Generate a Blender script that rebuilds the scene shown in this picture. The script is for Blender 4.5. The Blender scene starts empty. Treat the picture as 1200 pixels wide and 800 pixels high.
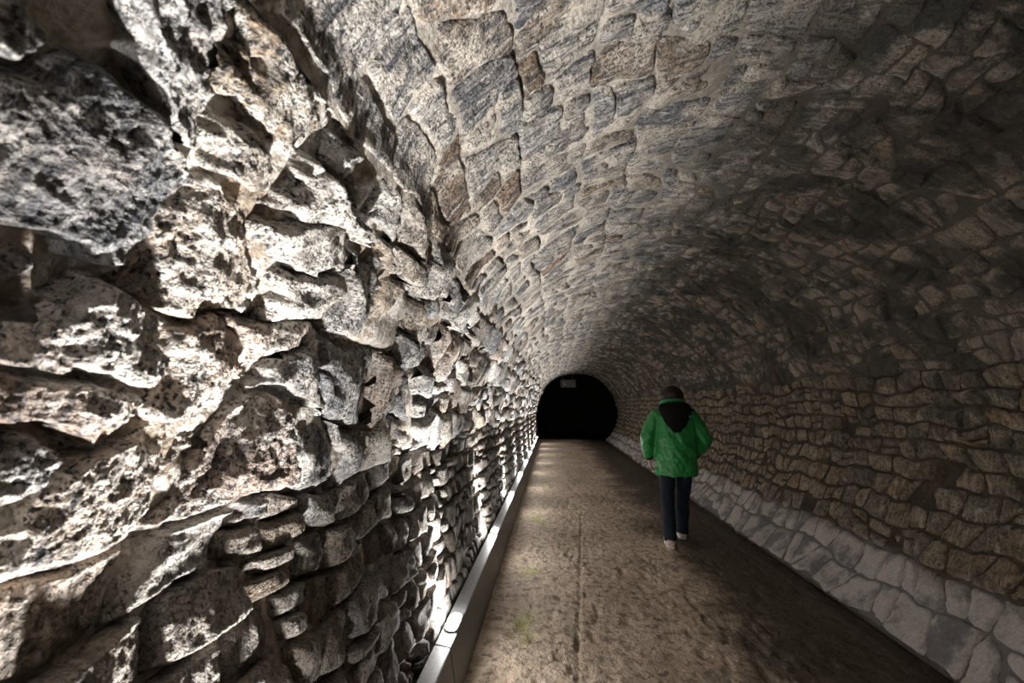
import bpy, bmesh, math, random
import numpy as np
from mathutils import Vector, Matrix

# ------------------------------------------------------------------ camera, world, exposure
scene = bpy.context.scene
col = scene.collection
PITCH = math.atan(.15)
YAW = math.atan(.1 * math.cos(PITCH))
FPX = 500.0
CAMZ = 1.45
cam_data = bpy.data.cameras.new('camera')
cam = bpy.data.objects.new('camera', cam_data)
col.objects.link(cam)
cam.location = (0, 0, CAMZ)
cam.rotation_euler = (math.pi / 2 + PITCH, 0, YAW)
cam_data.sensor_width = 36
cam_data.lens = 36 * FPX / 1200
cam_data.clip_start = .05
cam_data.clip_end = 200
cam_data.dof.use_dof = True
cam_data.dof.focus_distance = 4.0
cam_data.dof.aperture_fstop = 4.5
scene.camera = cam

world = bpy.data.worlds.new('world')
scene.world = world
world.use_nodes = True
world.node_tree.nodes['Background'].inputs[0].default_value = (.6, .6, .65, 1)
world.node_tree.nodes['Background'].inputs[1].default_value = 0.0

vs = scene.view_settings
vs.view_transform = 'Standard'
vs.look = 'None'
vs.gamma = 1
vs.use_curve_mapping = False
vs.exposure = 0.0

LAMP_POINT = 15.5      # W, stray light of each rail lamp in all directions
LAMP_WIDE = 250.0      # W, soft wide lobe thrown up the left wall
LAMP_BEAM = 120.0       # W, narrow beam grazing the wall
LAMP_COLOR = (1.0, .978, .952)

rng = np.random.default_rng(11)
random.seed(5)

# ------------------------------------------------------------------ numpy noise
_perm = np.random.default_rng(3).permutation(4096).astype(np.int64)
_gr = np.random.default_rng(4).normal(size=(4096, 3))
_gr /= np.linalg.norm(_gr, axis=1)[:, None]


def gnoise(x, y, z):
    x, y, z = np.broadcast_arrays(np.asarray(x, float), np.asarray(y, float), np.asarray(z, float))
    xi, yi, zi = np.floor(x).astype(np.int64), np.floor(y).astype(np.int64), np.floor(z).astype(np.int64)
    xf, yf, zf = x - xi, y - yi, z - zi
    u, v, w = [t * t * t * (t * (t * 6 - 15) + 10) for t in (xf, yf, zf)]
    out = 0
    for dx in (0, 1):
        wx = u if dx else 1 - u
        for dy in (0, 1):
            wy = v if dy else 1 - v
            for dz in (0, 1):
                wz = w if dz else 1 - w
                h = _perm[(_perm[(_perm[(xi + dx) & 4095] + yi + dy) & 4095] + zi + dz) & 4095]
                g = _gr[h]
                out = out + wx * wy * wz * (g[..., 0] * (xf - dx) + g[..., 1] * (yf - dy) + g[..., 2] * (zf - dz))
    return out * 1.6


def fbm(x, y, z, f, octs, gain=.5, ridged=False):
    o, a = 0, 1.0
    for k in range(octs):
        n = gnoise(x * f + k * 17.3, y * f, z * f)
        if ridged:
            n = .35 - np.abs(n)
        o = o + a * n
        a *= gain
        f *= 2.03
    return o


def sstep(a, b, x):
    t = np.clip((x - a) / (b - a), 0, 1)
    return t * t * (3 - 2 * t)


# ------------------------------------------------------------------ object helpers
def mesh_np(name, V, Fc, attrs=None, smooth=True):
    me = bpy.data.meshes.new(name)
    V = np.asarray(V, np.float32)
    Fc = np.asarray(Fc, np.int32)
    me.vertices.add(len(V))
    me.vertices.foreach_set('co', V.ravel())
    n = Fc.shape[1]
    me.loops.add(Fc.size)
    me.loops.foreach_set('vertex_index', Fc.ravel())
    me.polygons.add(len(Fc))
    me.polygons.foreach_set('loop_start', np.arange(0, Fc.size, n, dtype=np.int32))
    if smooth:
        me.polygons.foreach_set('use_smooth', np.ones(len(Fc), bool))
    for k, a in (attrs or {}).items():
        at = me.attributes.new(k, 'FLOAT_VECTOR', 'POINT')
        at.data.foreach_set('vector', np.asarray(a, np.float32).ravel())
    me.update(calc_edges=True)
    return me


def link(name, me, mat=None, parent=None, loc=None):
    o = bpy.data.objects.new(name, me)
    col.objects.link(o)
    if mat is not None and me is not None:
        if len(me.materials) == 0:
            me.materials.append(mat)
    if parent is not None:
        o.parent = parent
    if loc is not None:
        o.location = loc
    return o


def tag(o, label=None, cat=None, group=None, kind=None):
    if label: o['label'] = label
    if cat: o['category'] = cat
    if group: o['group'] = group
    if kind: o['kind'] = kind
    return o


def empty(name, loc, rz=0):
    o = bpy.data.objects.new(name, None)
    col.objects.link(o)
    o.location = loc
    o.rotation_euler = (0, 0, rz)
    return o


def from_bm(name, bm, mat, parent=None, smooth=True):
    me = bpy.data.meshes.new(name)
    bmesh.ops.recalc_face_normals(bm, faces=bm.faces)
    bm.to_mesh(me)
    bm.free()
    if smooth:
        me.polygons.foreach_set('use_smooth', [True] * len(me.polygons))
    return link(name, me, mat, parent)


# ------------------------------------------------------------------ materials
class NT:
    def __init__(self, name):
        self.m = bpy.data.materials.new(name)
        self.m.use_nodes = True
        self.t = self.m.node_tree
        self.b = self.t.nodes['Principled BSDF']

    def n(self, typ, ins=None, **kw):
        nd = self.t.nodes.new(typ)
        for k, v in kw.items():
            setattr(nd, k, v)
        for k, v in (ins or {}).items():
            s = nd.inputs[k]
            if isinstance(v, bpy.types.NodeSocket):
                self.t.links.new(v, s)
            else:
                s.default_value = v
        return nd

    def math(self, op, a, b=0.0, clamp=False):
        return self.n('ShaderNodeMath', {0: a, 1: b}, operation=op, use_clamp=clamp).outputs[0]

    def noise(self, vec, scale, detail=3, rough=.55, dist=0.0):
        return self.n('ShaderNodeTexNoise', {'Vector': vec, 'Scale': scale, 'Detail': detail,
                                             'Roughness': rough, 'Distortion': dist}).outputs[0]

    def scale(self, vec, s):
        return self.n('ShaderNodeVectorMath', {0: vec, 1: s}, operation='MULTIPLY').outputs[0]

    def rng(self, v, a, b, c=0.0, d=1.0):
        return self.n('ShaderNodeMapRange', {0: v, 1: a, 2: b, 3: c, 4: d}, interpolation_type='SMOOTHSTEP').outputs[0]

    def mix(self, f, a, b, mode='MIX'):
        nd = self.n('ShaderNodeMix', data_type='RGBA', blend_type=mode)
        for idx, v in ((0, f), (6, a), (7, b)):
            s = nd.inputs[idx]
            if isinstance(v, bpy.types.NodeSocket):
                self.t.links.new(v, s)
            else:
                s.default_value = v if idx == 0 else (tuple(v) + (1,) if len(v) == 3 else v)
        return nd.outputs[2]

    def ramp(self, f, cols, interp='LINEAR'):
        nd = self.n('ShaderNodeValToRGB', {0: f})
        cr = nd.color_ramp
        cr.interpolation = interp
        while len(cr.elements) < len(cols):
            cr.elements.new(.5)
        for e, (p, c) in zip(cr.elements, cols):
            e.position = p
            e.color = tuple(c) + (1,)
        return nd.outputs[0]

    def out(self, color=None, rough=None, height=None, bump=.6, dist=.01, spec=.3):
        L = self.t.links
        if color is not None:
            L.new(color, self.b.inputs['Base Color'])
        if rough is not None:
            if isinstance(rough, float):
                self.b.inputs['Roughness'].default_value = rough
            else:
                L.new(rough, self.b.inputs['Roughness'])
        self.b.inputs['Specular IOR Level'].default_value = spec
        if height is not None:
            bp = self.n('ShaderNodeBump', {'Strength': bump, 'Distance': dist, 'Height': height})
            L.new(bp.outputs[0], self.b.inputs['Normal'])
        return self.m


def plain(name, c, rough=.5, metal=0.0, spec=.4, bumpscale=None, bump=.2):
    t = NT(name)
    t.b.inputs['Metallic'].default_value = metal
    tc = t.n('ShaderNodeTexCoord').outputs['Object']
    n = t.noise(tc, bumpscale or 30, 3)
    colr = t.mix(t.rng(n, .3, .7), [x * .88 for x in c], [min(1, x * 1.1) for x in c])
    return t.out(colr, float(rough), n, bump, .002, spec)


def stone_material(name, palette, crust, crust_amt, pit, streak, mottle, algae=0.0, band=False, bump=.7, low_shade=False):
    t = NT(name)
    wp = t.n('ShaderNodeAttribute', attribute_name='wp').outputs['Vector']
    tone = t.n('ShaderNodeAttribute', attribute_name='tone').outputs['Vector']
    ts = t.n('ShaderNodeSeparateXYZ', {0: tone})
    ws = t.n('ShaderNodeSeparateXYZ', {0: wp})
    # offset texture space per stone so veins break at joints
    off = t.n('ShaderNodeVectorMath', {0: t.scale(tone, (7.0, 3.0, 9.0)), 1: wp}, operation='ADD').outputs[0]
    base = t.ramp(ts.outputs[0], palette, 'LINEAR')
    br = t.math('ADD', t.math('MULTIPLY', ts.outputs[1], .55), .68)
    n0 = t.noise(off, 9, 4, .6, .3)
    shade = t.n('ShaderNodeCombineColor', {0: br, 1: br, 2: br}).outputs[0]
    base = t.mix(1.0, base, shade, 'MULTIPLY')
    base = t.mix(t.rng(n0, .35, .7, 0, mottle), base, (.36, .25, .17))
    mv = t.math('ADD', t.math('MULTIPLY', t.rng(t.noise(off, 26, 4, .7, .8), .38, .62), .75), .55)
    base = t.mix(1.0, base, t.n('ShaderNodeCombineColor', {0: mv, 1: mv, 2: mv}).outputs[0], 'MULTIPLY')
    # cleavage streaks running round the vault
    st = t.noise(t.scale(off, (7, 62, 30)), 1.0, 4, .65, .6)
    base = t.mix(t.rng(st, .50, .62, 0, streak), base, (.06, .068, .085))
    base = t.mix(t.rng(st, .46, .34, 0, streak * .8), base, (.64, .62, .59))
    # pale lime crust and pitted speckle
    c1 = t.noise(wp, 5.5, 5, .62, .5)
    c2 = t.noise(wp, 60, 3, .6)
    cm = t.math('MULTIPLY', t.rng(c1, .60 - crust_amt * .25, .68 - crust_amt * .12), t.rng(c2, .36, .56), True)
    base = t.mix(cm, base, crust)
    sp = t.noise(wp, 100, 3, .7)
    c3 = t.noise(off, 12, 3, .6)
    base = t.mix(t.math('MULTIPLY', t.rng(sp, .52, .60, 0, pit), t.rng(c3, .34, .52)), base, (.03, .03, .033))
    base = t.mix(t.math('MULTIPLY', t.rng(sp, .45, .38, 0, pit * .7), t.rng(c1, .40, .55)), base, crust)
    if algae:
        a = t.noise(wp, 2.4, 5, .65, .4)
        reg = t.rng(ws.outputs[0], 3.2, 4.3)
        if not band:
            base = t.mix(t.math('MULTIPLY', t.rng(ws.outputs[0], 3.3, 5.0), .60), base, (.29, .225, .165))
        if band:
            reg = t.rng(ws.outputs[1], 5.5, 2.2, .25, 1.0)
            reg = t.math('MULTIPLY', reg, t.rng(ws.outputs[0], 7.1, 6.4, .2, 1.0))
        base = t.mix(t.math('MULTIPLY', t.rng(a, .43, .55, 0, algae), reg), base, (.032, .036, .029))
        base = t.mix(t.math('MULTIPLY', t.rng(t.noise(off, 5, 3, .6), .50, .62, 0, .6), reg), base, (.05, .05, .045))
    if low_shade:   # shade over the recessed lower courses, put into the stone colour
        g = t.math('ADD', ws.outputs[0], t.math('MULTIPLY', t.math('SUBTRACT', t.noise(wp, 3, 4, .6), .5), .4))
        base = t.mix(t.rng(g, 1.24, 1.12, 0, .60), base, (.11, .092, .075))
    if band:   # limewashed foot of the wall
        e = t.noise(wp, 3.0, 5, .6)
        ss = t.math('ADD', ws.outputs[0], t.math('MULTIPLY', t.math('SUBTRACT', e, .5), .35))
        w = t.noise(off, 3.2, 5, .65)
        pale = t.mix(t.rng(w, .47, .62), (.54, .50, .475), (.16, .16, .17))
        pale = t.mix(t.rng(c2, .3, .7), pale, t.mix(.5, pale, (.3, .26, .22)))
        base = t.mix(t.rng(ss, 7.33, 7.46), base, pale)
    h = t.math('ADD', t.math('MULTIPLY', st, .9), t.math('MULTIPLY', c2, .8))
    h = t.math('SUBTRACT', h, t.math('MULTIPLY', sp, .9))
    h = t.math('ADD', h, t.math('MULTIPLY', c1, 1.2))
    return t.out(base, .88, h, bump, .012, .2)


def mortar_material(name, c0, c1c, bump=.8, crust=None, band=False, algae=False):
    t = NT(name)
    wp = t.n('ShaderNodeAttribute', attribute_name='wp').outputs['Vector']
    a = t.noise(wp, 4, 5, .65)
    b = t.noise(wp, 45, 4, .65)
    colr = t.mix(t.rng(a, .38, .62), c0, c1c)
    colr = t.mix(t.rng(b, .35, .7, 0, .6), colr, [x * .35 for x in c0])
    if crust:
        m = t.math('MULTIPLY', t.rng(t.noise(wp, 5.5, 5, .62, .5), .42, .56), t.rng(t.noise(wp, 60, 3, .6), .36, .56), True)
        colr = t.mix(m, colr, crust)
    if algae:
        ws = t.n('ShaderNodeSeparateXYZ', {0: wp})
        reg = t.rng(ws.outputs[0], 3.2, 4.3)
        colr = t.mix(t.math('MULTIPLY', t.rng(t.noise(wp, 2.4, 5, .65, .4), .44, .60, 0, .85), reg), colr, (.035, .040, .030))
        colr = t.mix(t.math('MULTIPLY', t.rng(ws.outputs[0], 3.0, 4.2), .9), colr, (.060, .050, .040))
    if band:
        ws = t.n('ShaderNodeSeparateXYZ', {0: wp})
        ss = t.math('ADD', ws.outputs[0], t.math('MULTIPLY', t.math('SUBTRACT', t.noise(wp, 3.0, 5, .6), .5), .35))
        colr = t.mix(t.rng(ss, 7.33, 7.46), colr, (.17, .155, .145))
    h = t.math('ADD', b, t.math('MULTIPLY', a, 1.5))
    return t.out(colr, .92, h, bump, .014, .15)


CREAM, GREY, BLUE, BROWN, PALE = (.46, .42, .37), (.30, .30, .30), (.19, .205, .23), (.26, .20, .15), (.50, .485, .465)
M_left = stone_material('rough pale schist', [(0, BLUE), (.22, GREY), (.42, PALE), (.62, (.46, .39, .32)), (.72, (.46, .36, .30)), (.84, PALE), (.95, (.38, .31, .23)), (1, (.33, .22, .10))],
                        (.56, .53, .485), .60, .95, .60, .25, bump=1.0, low_shade=True)
M_vault = stone_material('vault slate', [(0, (.19, .20, .22)), (.25, (.29, .29, .29)), (.5, (.42, .40, .375)), (.78, (.50, .465, .42)), (.93, (.34, .27, .20)), (1, (.25, .165, .11))],
                         (.63, .57, .49), .50, .80, .90, .25, algae=.78, bump=1.1)
M_right = stone_material('brown rubble stone', [(0, (.155, .13, .10)), (.3, (.25, .20, .145)), (.55, (.31, .25, .18)), (.8, (.235, .195, .145)), (1, (.23, .155, .08))],
                         (.44, .385, .32), .12, .45, .45, .30, algae=.70, band=True, bump=.8)
M_mort_l = mortar_material('brown wall mortar', (.34, .27, .20), (.46, .41, .35), crust=(.56, .53, .485))
M_mort_v = mortar_material('cream vault mortar', (.46, .42, .365), (.34, .31, .27), crust=(.63, .57, .49), algae=True)
M_mort_r = mortar_material('earth joint mortar', (.050, .038, .028), (.095, .073, .055), band=True)

# ------------------------------------------------------------------ tunnel profile
CX, CZ, RAD = .97, 1.10, 1.76
FOOTX = -.645
SL = math.hypot(CX - RAD - FOOTX, CZ)
S_LEFT, S_RIGHT, S_END = 2.176, 6.01, SL + RAD * (math.pi + .675)


def prof(s, y):
    s = np.asarray(s, float)
    t = np.clip(s / SL, 0, 1)
    k = .008 * (np.clip(y, 0, 30) - 2.5)
    xl = FOOTX - k + (CX - RAD - FOOTX + k) * t
    ph = np.maximum(s - SL, 0) / RAD
    xa, za = CX - RAD * np.cos(ph), CZ + RAD * np.sin(ph)
    lo = np.clip((ph - math.pi) / .675, 0, 1.1)
    xa = xa - .16 * lo ** 1.3
    low = s < SL
    x = np.where(low, xl, xa)
    z = np.where(low, CZ * s / SL, za)
    nx = np.where(low, .985, np.cos(ph))
    nz = np.where(low, .17, -np.sin(ph))
    return x, z, nx, nz


def surf(s, y, h):
    x, z, nx, nz = prof(s, y)
    # slow bulge of the whole vault plus the step-out of the upper left wall
    b = .035 * gnoise(s * .9, y * .55, 3.1) + .012 * gnoise(s * 2.3, y * 1.9, 7.7)
    b = b * sstep(0, .3, s) * sstep(S_END, S_END - .3, s)
    b = b + (.02 + .035 * sstep(3.0, 1.2, y)) * sstep(1.19, 1.23, s) * sstep(2.30, 2.14, s)
    hh = h + b
    return np.stack([x + nx * hh, np.asarray(y, float) + 0 * s, z + nz * hh], -1)


def warp(s, y, a):
    ds = a * (gnoise(s * 2.2, y * 2.4, 1.3) * 1.4 + .6 * gnoise(s * 6, y * 6, 9.3))
    dy = a * (gnoise(s * 2.2, y * 2.4, 21.3) * 1.4 + .6 * gnoise(s * 6, y * 6, 29.3))
    return ds, dy


Fv = np.array([-math.sin(YAW) * math.cos(PITCH), math.cos(YAW) * math.cos(PITCH), math.sin(PITCH)])
Rv = np.array([math.cos(YAW), math.sin(YAW), 0])
Uv = np.cross(Rv, Fv)


def project(P):
    d = P - np.array([0, 0, CAMZ])
    z = d @ Fv
    zz = np.maximum(z, .08)
    return 600 + FPX * (d @ Rv) / zz, 400 - FPX * (d @ Uv) / zz, z


Y0, Y1 = -3.0, 19.2


def backing(name, s0, s1, mat, rough, depth, gaps=()):
    ys = [-6.0, -4, Y0, -2.4, -1.8, -1.2, -.8, -.4, -.1, .1]
    y = .2
    while y < Y1:
        ys.append(y)
        y += max(.010, min(.25, .011 * y * y + .002))
    ys.append(Y1)
    ys = np.array(ys)
    ns = max(int((s1 - s0) / .022), 6)
    ss = np.linspace(s0, s1, ns)
    S, Y = np.meshgrid(ss, ys, indexing='ij')
    h = -depth + rough * fbm(S, Y, 0 * S, 9, 5, .55)
    for sb in gaps:      # deep open bed joints here and there
        on = sstep(-.05, .25, gnoise(Y * 1.3, sb * 9.1, 2.5))
        h = h - (.09 if sb == 1.203 else .055 if sb < 2 else .03) * np.exp(-((S - sb - .05 * gnoise(S * 2.2, Y * 2.4, 1.3) * 1.4) / .022) ** 2) * on
    P = surf(S, Y, h).reshape(-1, 3)
    idx = np.arange(S.size).reshape(S.shape)
    Fc = np.stack([idx[:-1, :-1], idx[:-1, 1:], idx[1:, 1:], idx[1:, :-1]], -1).reshape(-1, 4)
    wp = np.stack([S, Y, h], -1).reshape(-1, 3)
    o = link(name, mesh_np(name, P, Fc, {'wp': wp}), mat)
    o['kind'] = 'structure'
    return o


def build_stone(c, prm, seed):
    """c: corner (s, y) pairs s0y0, s0y1, s1y1, s1y0 -> vertices, faces, wp."""
    r = np.random.default_rng(seed)
    c = np.array(c, float)
    ctr = c.mean(0)
    pc = surf(c[:, 0], c[:, 1], 0 * c[:, 0] + .03)
    px, py, pz = project(pc)
    inside = (pz.max() > .15) and px.max() > -90 and px.min() < 1290 and py.max() > -90 and py.min() < 890
    su = abs(c[2, 0] - c[0, 0]); sv = abs(c[1, 1] - c[0, 1])
    if inside and pz.min() > .12:
        lu = max(math.hypot(px[3] - px[0], py[3] - py[0]), math.hypot(px[2] - px[1], py[2] - py[1]))
        lv = max(math.hypot(px[1] - px[0], py[1] - py[0]), math.hypot(px[2] - px[3], py[2] - py[3]))
        q = prm['px']
        nu, nv = int(np.clip(lu / q, 4, 90)), int(np.clip(lv / q, 4, 90))
        area = lu * lv
    else:
        nu, nv, area = (26, 26, 1) if inside else (8, 8, 0)
        if inside: area = 4000
    u = np.linspace(-1, 1, nu + 1); v = np.linspace(-1, 1, nv + 1)
    # bunch rows near the edges a little
    u = np.sign(u) * (1 - (1 - np.abs(u)) ** 1.15); v = np.sign(v) * (1 - (1 - np.abs(v)) ** 1.15)
    U, V = np.meshgrid(u, v, indexing='ij')
    a, b = (U + 1) / 2, (V + 1) / 2
    S = (1 - a) * ((1 - b) * c[0, 0] + b * c[1, 0]) + a * ((1 - b) * c[3, 0] + b * c[2, 0])
    Y = (1 - a) * ((1 - b) * c[0, 1] + b * c[1, 1]) + a * ((1 - b) * c[3, 1] + b * c[2, 1])
    A, B = su / 2, sv / 2
    la, lb = U * A, V * B
    ds, dy = warp(S, Y, prm['warp'])
    S = S + ds; Y = Y + dy
    cell = max(2 * A / nu, 2 * B / nv)
    octs = int(np.clip(math.log2(.12 / cell) + .8, 1, 6))
    q = (np.abs(U) ** 9 + np.abs(V) ** 9) ** (1 / 9)
    m = min(A, B)
    e = (1 - q) * m - prm['joint'] / 2 + prm['chip'] * fbm(S, Y, 0 * S + seed * .37, 14, min(octs, 3))
    bev = prm['bevel']
    prof_e = sstep(-.002, bev, e)
    t = prm['top'] * r.uniform(*prm['vary'])
    if r.random() < prm['sunk']:
        t = -.025
    top = t + la * r.normal(0, prm['tilt']) + lb * r.normal(0, prm['tilt'])
    for k in range(4):
        an = r.uniform(0, 2 * math.pi); g = r.uniform(.25, 1.0) * prm['facet']
        top = np.minimum(top, t + prm['top'] * r.uniform(.0, .5) - g * (la * math.cos(an) + lb * math.sin(an) - r.uniform(-.1, .5) * m) )
    top = np.maximum(top, t - prm['cut'])
    rel = fbm(S, Y, 0 * S + seed * .11, 11, octs, .56, True) * prm['relief']
    sl = fbm(S * .22, Y, 0 * S + seed * .2, 30, max(1, octs - 2), .6, True) * prm['slate']
    top = top + rel + sl
    dep = -prm['depth'] - .03
    h = dep + (top - dep) * prof_e ** .7
    P = surf(S, Y, h)
    idx = np.arange(U.size).reshape(U.shape)
    Fc = np.stack([idx[:-1, :-1], idx[:-1, 1:], idx[1:, 1:], idx[1:, :-1]], -1).reshape(-1, 4)
    wp = np.stack([S, Y, h], -1).reshape(-1, 3)
    return P.reshape(-1, 3), Fc, wp, area


def masonry(parent, bands, prm_fn, mat, seed0, maxparts=298):
    stones = []
    r = np.random.default_rng(seed0)
    k = seed0 * 10000
    for i in range(len(bands) - 1):
        s0, s1 = bands[i], bands[i + 1]
        y = Y0 + r.uniform(0, .2)
        sh = 0.0
        prev = (y, y)
        while y < Y1:
            prm = prm_fn((s0 + s1) / 2, y)
            L = r.uniform(*prm['len'])
            y2 = min(y + L, Y1)
            if Y1 - y2 < .08: y2 = Y1
            sh = r.normal(0, prm['shear']) * (s1 - s0)
            sh = float(np.clip(sh, -.35 * L, .35 * L))
            if y2 >= Y1: sh = 0
            cur = (y2 - sh, y2 + sh)
            c = [(s0, prev[0]), (s0, cur[0]), (s1, cur[1]), (s1, prev[1])]
            if r.random() < prm['split'] and (s1 - s0) > .12:
                f = r.uniform(.35, .65)
                sm0 = s0 + (s1 - s0) * f
                sm1 = s0 + (s1 - s0) * np.clip(f + r.normal(0, .06), .3, .7)
                ya = prev[0] + (prev[1] - prev[0]) * f; yb = cur[0] + (cur[1] - cur[0]) * f
                lst = [[(s0, prev[0]), (s0, cur[0]), (sm1, yb), (sm0, ya)], [(sm0, ya), (sm1, yb), (s1, cur[1]), (s1, prev[1])]]
            else:
                lst = [c]
            for cc in lst:
                k += 1
                P, Fc, wp, area = build_stone(cc, prm, k)
                stones.append((area, P, Fc, wp, r.uniform(0, 1, 3)))
            prev = cur
            y = y2
    stones.sort(key=lambda t: -t[0])
    for area, P, Fc, wp, tn in stones[:maxparts]:
        o0 = P.mean(0)
        me = mesh_np('stone', P - o0, Fc, {'wp': wp, 'tone': np.repeat(tn[None], len(P), 0)})
        link('stone', me, mat, parent, tuple(o0))
    rest = stones[maxparts:]
    n = 0
    Vs, Fs, Ws, Ts = [], [], [], []
    for area, P, Fc, wp, tn in rest:
        Vs.append(P); Fs.append(Fc + n); Ws.append(wp); Ts.append(np.repeat(tn[None], len(P), 0)); n += len(P)
    me = mesh_np('stone_masonry', np.concatenate(Vs), np.concatenate(Fs), {'wp': np.concatenate(Ws), 'tone': np.concatenate(Ts)})
    o = link('stone_masonry', me, mat, parent)
    o['kind'] = 'stuff'
    print('masonry', parent.name, len(stones), 'faces', sum(len(t[2]) for t in stones))


DEF = dict(px=3.2, warp=.03, joint=.012, chip=.008, bevel=.02, top=.03, sunk=.03, tilt=.08, facet=.5,
           relief=.008, slate=.004, depth=.01, cut=.03, vary=(.45, 1.35), len=(.15, .35), shear=.15, split=.2)


def prm_left(s, y):
    d = dict(DEF)
    if s < 1.2:
        d.update(vary=(-.4, 1.8), len=(.10, .26), top=.020, joint=.006, relief=.016, slate=.007, tilt=.12, depth=.025, split=.25, bevel=.012, cut=.022, chip=.006)
        k = float(np.clip(2.2 / max(y, .1), .18, 1)); d.update(vary=(-.4 * k + .3 * (1 - k), 1.8 - .9 * (1 - k)), relief=.016 * k, facet=.5 * k, depth=.010 + .015 * k, tilt=.12 * k)
    else:
        d.update(vary=(-.6, 1.9), len=(.14, .38) if y < 3 else (.12, .3), top=.036, joint=.006, relief=.026, slate=.010, tilt=.19,
                 facet=.9, depth=.045, chip=.020, bevel=.014, split=.35, sunk=.06, warp=.06, shear=.45, cut=.045)
        k = float(np.clip(1.7 / max(y, .1), .22, 1)); d.update(vary=(-.35 * k, 1.45 - .65 * (1 - k)), relief=.006 + .015 * k, facet=.7 * k, tilt=.12 * k, depth=.010 + .026 * k)
    return d


def prm_vault(s, y):
    d = dict(DEF)
    d.update(vary=(.3, 1.3), len=(.06, .22), top=.010, joint=.003, relief=.009, slate=.009, tilt=.04, facet=.25, depth=.008, chip=.006,
             bevel=.008, split=.45, warp=.05, shear=.45, sunk=0, px=3.4, cut=.010)
    if s > 3.8: d.update(vary=(-.2, 1.8), len=(.05, .17), slate=.013, relief=.013, split=.6)
    if s < 2.75: d.update(len=(.12, .32))
    if s > 5.2: d.update(joint=.004, depth=.012, len=(.07, .20), top=.014)
    return d


def prm_right(s, y):
    d = dict(DEF)
    d.update(len=(.09, .24), top=.018, joint=.007, relief=.008, slate=.004, tilt=.12, depth=.016, split=.12, warp=.045,
             shear=.25, chip=.007, bevel=.009, cut=.012)
    if 6.68 < s < 7.38 and y > 5: d.update(joint=.004, depth=.006, top=.006, len=(.08, .22), slate=.006)
    if s > 7.38:
        d.update(joint=.002, top=.008, depth=.007, len=(.12, .38), tilt=.03, split=.15, cut=.006, facet=.25, sunk=0, vary=(.7, 1.3))
    return d


wall_left = backing('wall_left', -.02, S_LEFT + .02, M_mort_l, .020, .034, (.93, 1.203, 1.425, 1.662, 1.956))
ceiling = backing('ceiling', S_LEFT - .02, S_RIGHT + .02, M_mort_v, .007, .006, (2.727, 3.05, 3.33))
wall_right = backing('wall_right', S_RIGHT - .02, S_END + .05, M_mort_r, .005, .012)
masonry(wall_left, [0, .16, .31, .47, .62, .78, .93, 1.07, 1.203, 1.425, 1.662, 1.956, 2.176], prm_left, M_left, 1)
vb = [2.176, 2.45, 2.727, 3.05, 3.33, 3.60, 3.86, 4.12, 4.38, 4.64, 4.90, 5.14, 5.37, 5.60, 5.81, 6.01]
masonry(ceiling, vb, prm_vault, M_vault, 2)
masonry(wall_right, [6.01, 6.15, 6.28, 6.42, 6.56, 6.71, 6.86, 7.03, 7.20, 7.38, 7.60, S_END + .03], prm_right, M_right, 3)

# ------------------------------------------------------------------ floor
t = NT('brown trodden earth floor')
P_ = t.n('ShaderNodeNewGeometry').outputs['Position']
fx = t.n('ShaderNodeSeparateXYZ', {0: P_})
a1 = t.noise(P_, 1.6, 5, .65, .6); a2 = t.noise(P_, 14, 5, .65); a3 = t.noise(P_, 42, 4, .6)
c = t.mix(t.rng(a1, .35, .65), (.60, .48, .375), (.44, .35, .265))
c = t.mix(t.rng(a2, .46, .66, 0, .65), c, (.12, .08, .05))
c = t.mix(t.rng(a3, .58, .70, 0, .5), c, (.06, .04, .025))
p3 = t.n('ShaderNodeTexVoronoi', {'Vector': t.n('ShaderNodeVectorMath', {0: P_, 1: t.scale(t.n('ShaderNodeTexNoise', {'Vector': P_, 'Scale': 9.0}).outputs[1], (.12, .12, .12))}, operation='ADD').outputs[0], 'Scale': 9.0}, feature='F1').outputs[0]
c = t.mix(t.math('MULTIPLY', t.rng(p3, .30, .16, 0, .8), t.rng(a1, .38, .58)), c, (.12, .09, .065))
right_dark = t.math('ADD', fx.outputs[0], t.math('MULTIPLY', t.math('SUBTRACT', a1, .5), 1.6))
right_dark = t.rng(right_dark, .75, 1.5)  # floor turns darker and less rough towards the right, with an uneven edge
c = t.mix(t.math('MULTIPLY', right_dark, .88), c, (.045, .032, .024))
ms = t.n('ShaderNodeMapRange', {0: t.math('ABSOLUTE', t.math('SUBTRACT', fx.outputs[0], -.22)), 1: .0, 2: .16, 3: 1.0, 4: 0.0}).outputs[0]
c = t.mix(t.math('MULTIPLY', ms, t.rng(t.noise(P_, 1.15, 3, .6), .50, .64, 0, .75)), c, (.30, .33, .08))
hh = t.math('ADD', t.math('MULTIPLY', a2, 2.0), t.math('MULTIPLY', a3, .7))
M_floor = t.out(c, t.rng(right_dark, 0, 1, .75, .5), hh, 1.0, .02, .3)

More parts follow.
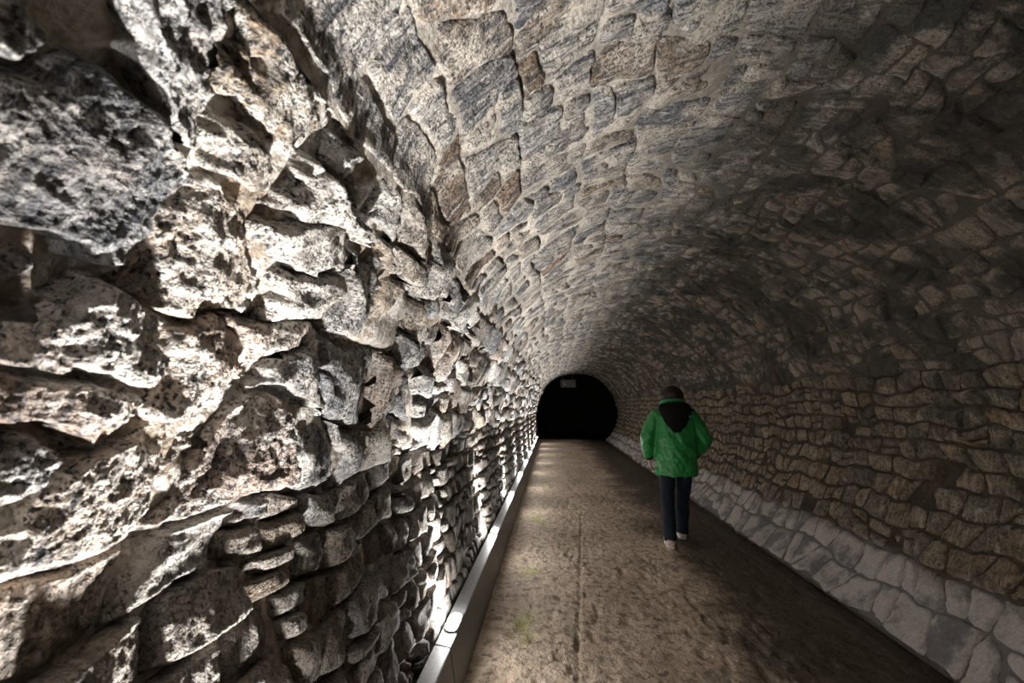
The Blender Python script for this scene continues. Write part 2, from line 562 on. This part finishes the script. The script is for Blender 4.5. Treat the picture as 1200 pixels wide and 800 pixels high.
ys = [-6.0, -3, -1, 0, .6, 1.0]
y = 1.1
while y < Y1:
    ys.append(y); y += max(.012, min(.05, .004 * y * y))
ys.append(Y1)
xs = np.concatenate([np.linspace(-.75, 1.6, 190), np.linspace(1.62, 2.32, 40)])
X, Y = np.meshgrid(xs, np.array(ys), indexing='ij')
far = np.exp(-np.maximum(Y, 0) / 5.0)
h = .010 * fbm(X, Y, 0 * X, 2.1, 2) + (.010 * fbm(X, Y, 0 * X, 6, 2) + .007 * fbm(X, Y, 0 * X, 17, 3)) * far
pit = gnoise(X * 13, Y * 8, 5.5)
h -= (.034 * sstep(.30, .55, pit) + .020 * sstep(.35, .6, gnoise(X * 24, Y * 17, 1.5))) * sstep(-.3, .1, gnoise(X * 1.7, Y * 1.3, 8.8)) * far
jx = .075 + .068 * (Y - 2.2) * (Y > 0)
h -= .010 * np.exp(-((X - jx - .006 * gnoise(X * 0, Y * 3, 2.2)) / .012) ** 2) * sstep(7, 5, Y)
h -= .055 * sstep(1.99, 2.02, X + .015 * gnoise(X * 0, Y * 2.0, 4.4))
h = h - .004
idx = np.arange(X.size).reshape(X.shape)
Fc = np.stack([idx[:-1, :-1], idx[1:, :-1], idx[1:, 1:], idx[:-1, 1:]], -1).reshape(-1, 4)
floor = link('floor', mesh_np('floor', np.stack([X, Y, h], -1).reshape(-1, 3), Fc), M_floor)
floor['kind'] = 'structure'

# ------------------------------------------------------------------ dark chamber behind the lit length
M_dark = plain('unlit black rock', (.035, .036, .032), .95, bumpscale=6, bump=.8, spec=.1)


def rough_quad(name, o, a, b, n=24, amp=.06, kind='structure', parent=None):
    o, a, b = np.array(o, float), np.array(a, float), np.array(b, float)
    u, v = np.meshgrid(np.linspace(0, 1, n), np.linspace(0, 1, n), indexing='ij')
    nn = np.cross(a, b); nn /= np.linalg.norm(nn)
    P = o + u[..., None] * a + v[..., None] * b
    P = P + nn * (amp * fbm(P[..., 0], P[..., 1], P[..., 2], 1.5, 4))[..., None]
    idx = np.arange(n * n).reshape(n, n)
    Fc = np.stack([idx[:-1, :-1], idx[1:, :-1], idx[1:, 1:], idx[:-1, 1:]], -1).reshape(-1, 4)
    ob = link(name, mesh_np(name, P.reshape(-1, 3), Fc), M_dark, parent)
    if kind: ob['kind'] = kind
    return ob


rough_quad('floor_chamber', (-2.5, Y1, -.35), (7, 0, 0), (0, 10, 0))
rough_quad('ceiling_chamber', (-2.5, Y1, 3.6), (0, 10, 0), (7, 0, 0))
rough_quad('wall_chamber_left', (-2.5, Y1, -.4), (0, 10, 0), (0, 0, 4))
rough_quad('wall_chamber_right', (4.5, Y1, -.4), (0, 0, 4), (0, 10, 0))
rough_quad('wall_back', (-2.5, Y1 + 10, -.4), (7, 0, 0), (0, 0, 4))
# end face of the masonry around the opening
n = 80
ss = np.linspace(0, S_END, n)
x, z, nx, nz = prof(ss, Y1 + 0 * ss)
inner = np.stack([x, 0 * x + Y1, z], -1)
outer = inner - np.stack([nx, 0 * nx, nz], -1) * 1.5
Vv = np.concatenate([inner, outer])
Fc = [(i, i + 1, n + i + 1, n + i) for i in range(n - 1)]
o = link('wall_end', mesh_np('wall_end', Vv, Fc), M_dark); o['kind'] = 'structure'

# ------------------------------------------------------------------ metal light channel
M_metal = plain('brushed grey aluminium', (.16, .163, .167), .5, .5, .5, 60, .15)
M_metal2 = plain('grey powder coated steel', (.20, .20, .20), .5, .4, .5, 60, .15)
M_lens = bpy.data.materials.new('glowing lens')
M_lens.use_nodes = True
bs = M_lens.node_tree.nodes['Principled BSDF']
bs.inputs['Base Color'].default_value = (.9, .9, .9, 1)
bs.inputs['Emission Color'].default_value = (.95, .97, 1, 1)
bs.inputs['Emission Strength'].default_value = 9
LAMP0, STEP = 2.54, 1.77


def rail_x(y):
    return -.008 * (max(y, 0) - 2.5)


RH, RXW, RXR, RXF = .25, -.620, -.540, -.497     # height, wall edge, ridge, floor edge
rail = empty('light_channel', (RXR, 2.5, 0))
tag(rail, 'long grey metal channel running along the foot of the left wall, carrying the lamps', 'rail')


def prism(sec, y0, y1, bev=.003):
    bm = bmesh.new()
    r0 = [bm.verts.new((px + rail_x(y0), y0, pz)) for px, pz in sec]
    r1 = [bm.verts.new((px + rail_x(y1), y1, pz)) for px, pz in sec]
    n = len(sec)
    bm.faces.new(r0); bm.faces.new(r1[::-1])
    for i in range(n):
        bm.faces.new((r0[i], r1[i], r1[(i + 1) % n], r0[(i + 1) % n]))
    bmesh.ops.recalc_face_normals(bm, faces=bm.faces)
    bmesh.ops.bevel(bm, geom=bm.edges[:], offset=bev, segments=2, affect='EDGES')
    return bm


yb = LAMP0 - STEP * 3 - .24
segs = []
while yb < Y1 - .3:
    ye = min(yb + STEP, Y1 - .1)
    segs.append((yb, ye)); yb = ye
for a, b in segs:
    for nm, sec, mt in (('cover_plate', [(RXW, RH - .012), (RXR, RH - .012), (RXR, RH), (RXW, RH + .012)], M_metal),
                        ('side_plate', [(RXR - .012, RH - .001), (RXR, RH - .001), (RXF, 0), (RXF - .012, 0)], M_metal2)):
        o = from_bm(nm, prism(sec, a + .003, b - .003), mt, rail, smooth=False)
        for v in o.data.vertices: v.co -= Vector(rail.location)

names = ['nearest', 'second nearest', 'third', 'fourth', 'fifth', 'sixth', 'seventh', 'eighth', 'farthest']


def stadium(L, W, n=10):
    pts = []
    for i in range(n + 1):
        a = -math.pi / 2 + math.pi * i / n
        pts.append((W * math.cos(a + math.pi / 2), L + W * math.sin(a + math.pi / 2)))
    for i in range(n + 1):
        a = math.pi + math.pi * i / n
        pts.append((W * math.cos(a), -L + W * math.sin(a)))
    return pts


def make_lamp():
    root = empty('recessed_lamp', (0, 0, 0))
    pts = stadium(.075, .026)
    bm = bmesh.new()      # domed lens
    c0 = bm.verts.new((0, 0, .012))
    rings = []
    for f, z in ((.5, .011), (.85, .008), (1.0, .002)):
        rings.append([bm.verts.new((px * f, py * f, z)) for px, py in pts])
    for i in range(len(pts)):
        j = (i + 1) % len(pts)
        bm.faces.new((c0, rings[0][i], rings[0][j]))
        for k in (0, 1):
            bm.faces.new((rings[k][i], rings[k + 1][i], rings[k + 1][j], rings[k][j]))
    from_bm('lens', bm, M_lens, root)
    bm = bmesh.new()
    prs = []
    for f, z in ((0.0, .001), (.001, .005), (.006, .006), (.009, .001)):
        q = stadium(.075, .026 + f)
        prs.append([bm.verts.new((px, py, z)) for px, py in q])
    for k in range(3):
        for i in range(len(pts)):
            j = (i + 1) % len(pts)
            bm.faces.new((prs[k][i], prs[k + 1][i], prs[k + 1][j], prs[k][j]))
    from_bm('bezel', bm, M_metal, root)
    ld = bpy.data.lights.new('lamp_glow', 'POINT')
    ld.energy = LAMP_POINT; ld.color = LAMP_COLOR; ld.shadow_soft_size = .02
    lo = link('lamp_glow', ld, None, root); lo.location = (0, 0, .035)
    sd = bpy.data.lights.new('lamp_beam', 'SPOT')
    sd.energy = LAMP_BEAM; sd.color = LAMP_COLOR; sd.shadow_soft_size = .02
    sd.spot_size = math.radians(32); sd.spot_blend = .7
    so = link('lamp_beam', sd, None, root); so.location = (.005, 0, .03)
    so.rotation_euler = Vector((-.10, 0, 1)).to_track_quat('-Z', 'Y').to_euler()
    wd = bpy.data.lights.new('lamp_wide', 'SPOT')
    wd.energy = LAMP_WIDE; wd.color = LAMP_COLOR; wd.shadow_soft_size = .05
    wd.spot_size = math.radians(100); wd.spot_blend = 1.0
    wo = link('lamp_wide', wd, None, root); wo.location = (.005, 0, .03)
    wo.rotation_euler = Vector((-.24, 0, 1)).to_track_quat('-Z', 'Y').to_euler()
    return root


lamp0 = make_lamp()
for i in range(-3, 9):
    y = LAMP0 + STEP * i
    if i == -3:
        r_ = lamp0
    else:
        r_ = lamp0.copy(); col.objects.link(r_)
        for ch in lamp0.children:
            c_ = ch.copy(); c_.parent = r_; col.objects.link(c_)
    r_.location = ((RXW + RXR) / 2 + .004 + rail_x(y), y, RH + .006)
    r_.rotation_euler = (0, math.radians(8), 0)
    if i >= 0:
        lab = 'glowing white lamp in the grey channel, %s of its row from the viewer' % names[i]
    else:
        lab = 'channel lamp out of view behind the viewer, %s before the visible row' % ['first', 'second', 'third'][-i - 1]
    tag(r_, lab, 'lamp', 'lamps in the floor channel')

# ------------------------------------------------------------------ hanging sign at the far end
sg = empty('hanging_sign', (.60, Y1 - .25, 2.40))
tag(sg, 'small unlit grey box sign hanging from the crown at the far dark opening', 'sign')
M_sign = plain('dull grey sign face', (.12, .12, .118), .6)
bm = bmesh.new()
bmesh.ops.create_cube(bm, size=1, matrix=Matrix.Diagonal((.66, .06, .34, 1)))
bmesh.ops.bevel(bm, geom=bm.edges[:], offset=.008, segments=2, affect='EDGES')
from_bm('sign_box', bm, M_sign, sg, smooth=False)
for dx in (-.22, .22):
    bm = bmesh.new()
    bmesh.ops.create_cone(bm, segments=8, radius1=.008, radius2=.008, depth=.34, cap_ends=True, matrix=Matrix.Translation((dx, 0, .32)))
    from_bm('rod', bm, M_metal2, sg)
M_mark = plain('pale sign mark', (.5, .5, .48), .6)
bm = bmesh.new()
for cx_, cz_, w_, h_ in ((-.17, .02, .035, .12), (-.145, -.055, .09, .025)):
    bmesh.ops.create_cube(bm, size=1, matrix=Matrix.Translation((cx_, -.032, cz_)) @ Matrix.Diagonal((w_, .004, h_, 1)))
from_bm('sign_mark', bm, M_mark, sg, smooth=False)

# ------------------------------------------------------------------ person
def tube(bm, pts, n=20):
    """pts: (pos, rx, ry[, yaw frame]) rings; closed loft."""
    P = [Vector(p[0]) for p in pts]
    rings = []
    for i, p in enumerate(pts):
        d = (P[min(i + 1, len(P) - 1)] - P[max(i - 1, 0)]).normalized()
        ref = Vector((1, 0, 0)) if abs(d.x) < .9 else Vector((0, 0, 1))
        s = (ref - d * ref.dot(d)).normalized()
        b = d.cross(s)
        rings.append([bm.verts.new(P[i] + s * (p[1] * math.cos(2 * math.pi * k / n)) + b * (p[2] * math.sin(2 * math.pi * k / n))) for k in range(n)])
    for i in range(len(rings) - 1):
        for k in range(n):
            bm.faces.new((rings[i][k], rings[i][(k + 1) % n], rings[i + 1][(k + 1) % n], rings[i + 1][k]))
    for ring, s_ in ((rings[0], -1), (rings[-1], 1)):
        c_ = sum((v.co for v in ring), Vector()) / n
        cv = bm.verts.new(c_)
        for k in range(n):
            bm.faces.new((ring[k], ring[(k + 1) % n], cv) if s_ > 0 else (ring[(k + 1) % n], ring[k], cv))


def ball(bm, c_, r, sub=3, rot=None):
    m = Matrix.Translation(c_) @ (rot or Matrix()) @ Matrix.Diagonal((r[0], r[1], r[2], 1))
    bmesh.ops.create_icosphere(bm, subdivisions=sub, radius=1, matrix=m)


def solid(name, bm, mat, parent, voxel=.008, smooth_it=4, disp=None):
    """fuse overlapping lofts into one continuous skin"""
    bmesh.ops.recalc_face_normals(bm, faces=bm.faces)
    me = bpy.data.meshes.new(name); bm.to_mesh(me); bm.free()
    tmp = bpy.data.objects.new('tmp', me); col.objects.link(tmp)
    md = tmp.modifiers.new('r', 'REMESH'); md.mode = 'VOXEL'; md.voxel_size = voxel
    sm = tmp.modifiers.new('s', 'SMOOTH'); sm.iterations = smooth_it; sm.factor = .5
    dg = bpy.context.evaluated_depsgraph_get()
    ev = tmp.evaluated_get(dg)
    out = bpy.data.meshes.new_from_object(ev)
    bpy.data.objects.remove(tmp)
    if disp is not None:
        nv = len(out.vertices)
        co = np.empty(nv * 3); out.vertices.foreach_get('co', co); co = co.reshape(-1, 3)
        no = np.empty(nv * 3); out.vertex_normals.foreach_get('vector', no); no = no.reshape(-1, 3)
        co = co + no * disp(co)[:, None]
        out.vertices.foreach_set('co', co.ravel())
    out.name = name
    out.polygons.foreach_set('use_smooth', [True] * len(out.polygons))
    return link(name, out, mat, parent)


M_skin = plain('skin', (.52, .33, .25), .6)
M_green = plain('green rain jacket cloth', (.016, .21, .045), .42, spec=.5, bumpscale=60)
M_green2 = plain('green collar cloth', (.030, .26, .09), .5, bumpscale=60)
M_black = plain('black hood lining', (.006, .006, .006), .9, spec=.15)
M_jean = plain('navy black denim', (.012, .016, .028), .8, spec=.2, bumpscale=200)
M_hair = plain('dark brown hair', (.014, .007, .005), .6, bumpscale=90)
M_shoe = plain('pale pink trainer', (.62, .47, .43), .6)
M_sole = plain('off white rubber sole', (.65, .60, .56), .7)

LF, RF = Vector((-.125, -.15, 0)), Vector((.05, .20, .0))     # feet: left planted behind, right ahead
HIPL, HIPR = Vector((-.09, 0, .86)), Vector((.09, 0, .86))
KNL, KNR = Vector((-.105, .04, .47)), Vector((.075, .15, .48))
ANL, ANR = LF + Vector((0, -.02, .10)), RF + Vector((0, -.03, .10))
SHL, SHR = Vector((-.185, .0, 1.335)), Vector((.185, 0, 1.335))
ELL, ELR = Vector((-.295, -.02, 1.09)), Vector((.315, -.01, 1.09))
WRL, WRR = Vector((-.275, .06, .87)), Vector((.22, .13, .90))

bm = bmesh.new()
tube(bm, [((0, 0, .84), .15, .10), ((0, 0, .95), .16, .11), ((0, .0, 1.1), .13, .10), ((0, -.01, 1.25), .16, .11), ((0, 0, 1.36), .15, .09), ((0, .01, 1.41), .06, .06)])
tube(bm, [((0, 0, 1.36), .06, .06), ((0, .03, 1.50), .052, .055)])
HC = Vector((0, .065, 1.545))
ball(bm, HC, (.072, .092, .112))
ball(bm, HC + Vector((0, .035, -.065)), (.050, .055, .045))
ball(bm, HC + Vector((0, .098, -.02)), (.012, .018, .022), 2)       # nose
for s_ in (-1, 1):
    ball(bm, HC + Vector((s_ * .075, .0, -.01)), (.010, .018, .030), 2)     # ears
    ball(bm, HC + Vector((s_ * .032, .080, .008)), (.014, .012, .009), 2)   # eyelids
ball(bm, HC + Vector((0, .088, -.062)), (.024, .010, .008), 2)      # lips
for H, K, A_ in ((HIPL, KNL, ANL), (HIPR, KNR, ANR)):
    tube(bm, [(H, .085, .09), (H.lerp(K, .5), .070, .075), (K, .052, .055), (K.lerp(A_, .35), .050, .055), (A_, .035, .038)])
    tube(bm, [(A_ + Vector((0, -.03, -.04)), .032, .035), (A_ + Vector((0, .08, -.06)), .038, .028), (A_ + Vector((0, .17, -.07)), .034, .018)])
for S_, E_, W_, sg_ in ((SHL, ELL, WRL, -1), (SHR, ELR, WRR, 1)):
    tube(bm, [(S_, .055, .055), (S_.lerp(E_, .5), .045, .045), (E_, .038, .038), (E_.lerp(W_, .4), .036, .036), (W_, .026, .022)])
    d = (W_ - E_).normalized()
    palm = W_ + d * .05
    tube(bm, [(W_, .020, .026), (palm, .016, .040), (W_ + d * .09, .014, .040)], 12)
    side = Vector((0, 1, 0)); side = (side - d * side.dot(d)).normalized()
    cur = Vector((-sg_, 0, 0)); cur = (cur - d * cur.dot(d)).normalized()
    for j, (o_, L_) in enumerate(((.030, .068), (.010, .076), (-.010, .071), (-.029, .056))):
        b0 = W_ + d * .085 + side * o_
        b1 = b0 + d * L_ * .45 + cur * .006
        b2 = b1 + d * L_ * .33 + cur * L_ * .22
        b3 = b2 + d * L_ * .18 + cur * L_ * .25
        tube(bm, [(b0, .0085, .0085), (b1, .0085, .0085), (b2, .0078, .0078), (b3, .0065, .0065)], 8)
    b0 = W_ + d * .03 + side * .030
    b1 = b0 + d * .03 + side * .022 + cur * .008
    b2 = b1 + d * .032 + side * .006 + cur * .010
    tube(bm, [(b0, .012, .012), (b1, .010, .010), (b2, .0085, .0085)], 8)
person = solid('person', bm, M_skin, None, .0048, 2)
person.location = (1.315, 4.97, .0)
person.rotation_euler = (0, 0, math.radians(-6))
tag(person, 'person in a green hooded jacket and dark trousers walking away down the tunnel', 'person')


def folds(co):
    x, y, z = co[:, 0], co[:, 1], co[:, 2]
    f = .016 * fbm(x * 1.0 + .7 * z, y, z * .35 - .5 * x, 9, 2) * sstep(1.42, 1.2, z)
    return f + .005 * fbm(x, y, z, 22, 2) - .004 * np.exp(-((z - .98) / .012) ** 2)


bm = bmesh.new()
tube(bm, [((0, .01, .70), .214, .155), ((0, .01, .74), .220, .160), ((0, .0, .88), .218, .158), ((0, -.01, 1.05), .222, .155),
          ((0, -.02, 1.22), .220, .150), ((0, -.012, 1.32), .205, .130), ((0, -.005, 1.375), .185, .112), ((0, .0, 1.425), .145, .098), ((0, .015, 1.475), .085, .08)], 32)
for S_, E_, W_ in ((SHL, ELL, WRL), (SHR, ELR, WRR)):
    sx = 1 if S_.x > 0 else -1
    ball(bm, S_ + Vector((-sx * .012, 0, -.005)), (.088, .09, .085))
    tube(bm, [(S_ + (E_ - S_) * .08, .080, .088), (S_.lerp(E_, .5), .084, .088), (E_, .080, .080), (E_.lerp(W_, .5), .070, .070), (E_.lerp(W_, .92), .056, .058)])
    if sx > 0:
        tube(bm, [(E_.lerp(W_, .9), .055, .055), (Vector((.17, .16, .85)), .06, .04)])
solid('jacket', bm, M_green, person, .0085, 5, folds)
bm = bmesh.new()     # dark wrist cuff on the free hand
d = (WRL - ELL).normalized()
tube(bm, [(WRL - d * .035, .050, .050), (WRL - d * .01, .046, .046), (WRL + d * .012, .038, .038)])
solid('cuff', bm, M_black, person, .005, 2)
bm = bmesh.new()     # green collar wrapped round the neck
n = 40
for i in range(n):
    a0, a1 = 2 * math.pi * i / n, 2 * math.pi * (i + 1) / n
    tube(bm, [((.115 * math.cos(a0), .02 + .095 * math.sin(a0), 1.485 - .018 * math.sin(a0)), .026, .026), ((.115 * math.cos(a1), .02 + .095 * math.sin(a1), 1.485 - .018 * math.sin(a1)), .026, .026)], 8)
solid('collar', bm, M_green2, person, .006, 4)
bm = bmesh.new()     # hood hanging down the back as a black pointed pouch
rows = [(1.468, .150, .075), (1.43, .172, .085), (1.36, .158, .078), (1.28, .122, .066), (1.21, .080, .050), (1.165, .032, .030)]
tube(bm, [((0, -.105 - .012 * i, z_), w_, d_) for i, (z_, w_, d_) in enumerate(rows)], 24)
solid('hood', bm, M_black, person, .007, 4, lambda co: .006 * fbm(co[:, 0], co[:, 1], co[:, 2], 12, 2))
bm = bmesh.new()
tube(bm, [((.11, -.145, 1.40), .012, .012), ((.17, -.115, 1.41), .012, .012), ((.205, -.07, 1.400), .010, .012)], 10)
solid('shoulder_seam', bm, M_black, person, .004, 1)
bm = bmesh.new()
bmesh.ops.create_cube(bm, size=1, matrix=Matrix.Translation((.125, -.153, 1.335)) @ Matrix.Rotation(-.25, 4, 'Z') @ Matrix.Diagonal((.05, .02, .026, 1)))
bmesh.ops.bevel(bm, geom=bm.edges[:], offset=.004, segments=2, affect='EDGES')
o = from_bm('shoulder_patch', bm, plain('pale patch', (.35, .45, .36), .6), person)
o['label'] = 'small pale patch on the right shoulder'
bm = bmesh.new()
ball(bm, HC + Vector((0, -.018, .014)), (.122, .116, .112))
ball(bm, HC + Vector((-.03, -.04, -.05)), (.095, .07, .08)); ball(bm, HC + Vector((.03, -.04, -.05)), (.095, .07, .08))
solid('hair', bm, M_hair, person, .007, 3, lambda co: .010 * fbm(co[:, 0], co[:, 1], co[:, 2] * .4, 26, 2, .5, True))
bm = bmesh.new()
tube(bm, [((0, 0, .80), .150, .110), ((0, 0, .90), .165, .120), ((0, 0, 1.0), .155, .11)])
for H, K, A_ in ((HIPL, KNL, ANL), (HIPR, KNR, ANR)):
    tube(bm, [(H + Vector((0, 0, .02)), .098, .110), (H.lerp(K, .5), .086, .095), (K, .074, .080), (K.lerp(A_, .4), .070, .076), (K.lerp(A_, .8), .066, .072), (A_ + Vector((0, -.005, -.035)), .062, .072)])
solid('trousers', bm, M_jean, person, .008, 4, lambda co: .006 * fbm(co[:, 0], co[:, 1], co[:, 2], 10, 3))
for F_ in (LF, RF):
    bm = bmesh.new()
    tube(bm, [(F_ + Vector((0, -.075, .045)), .036, .030), (F_ + Vector((0, -.04, .055)), .046, .045), (F_ + Vector((0, .05, .055)), .046, .042), (F_ + Vector((0, .13, .042)), .050, .030), (F_ + Vector((0, .19, .035)), .036, .020)], 18)
    sh = solid('shoe', bm, M_shoe, person, .006, 3)
    bm = bmesh.new()
    tube(bm, [(F_ + Vector((0, -.085, .016)), .034, .015), (F_ + Vector((0, -.03, .016)), .046, .016), (F_ + Vector((0, .10, .016)), .053, .016), (F_ + Vector((0, .20, .018)), .036, .014)], 18)
    so = solid('sole', bm, M_sole, sh, .006, 1)
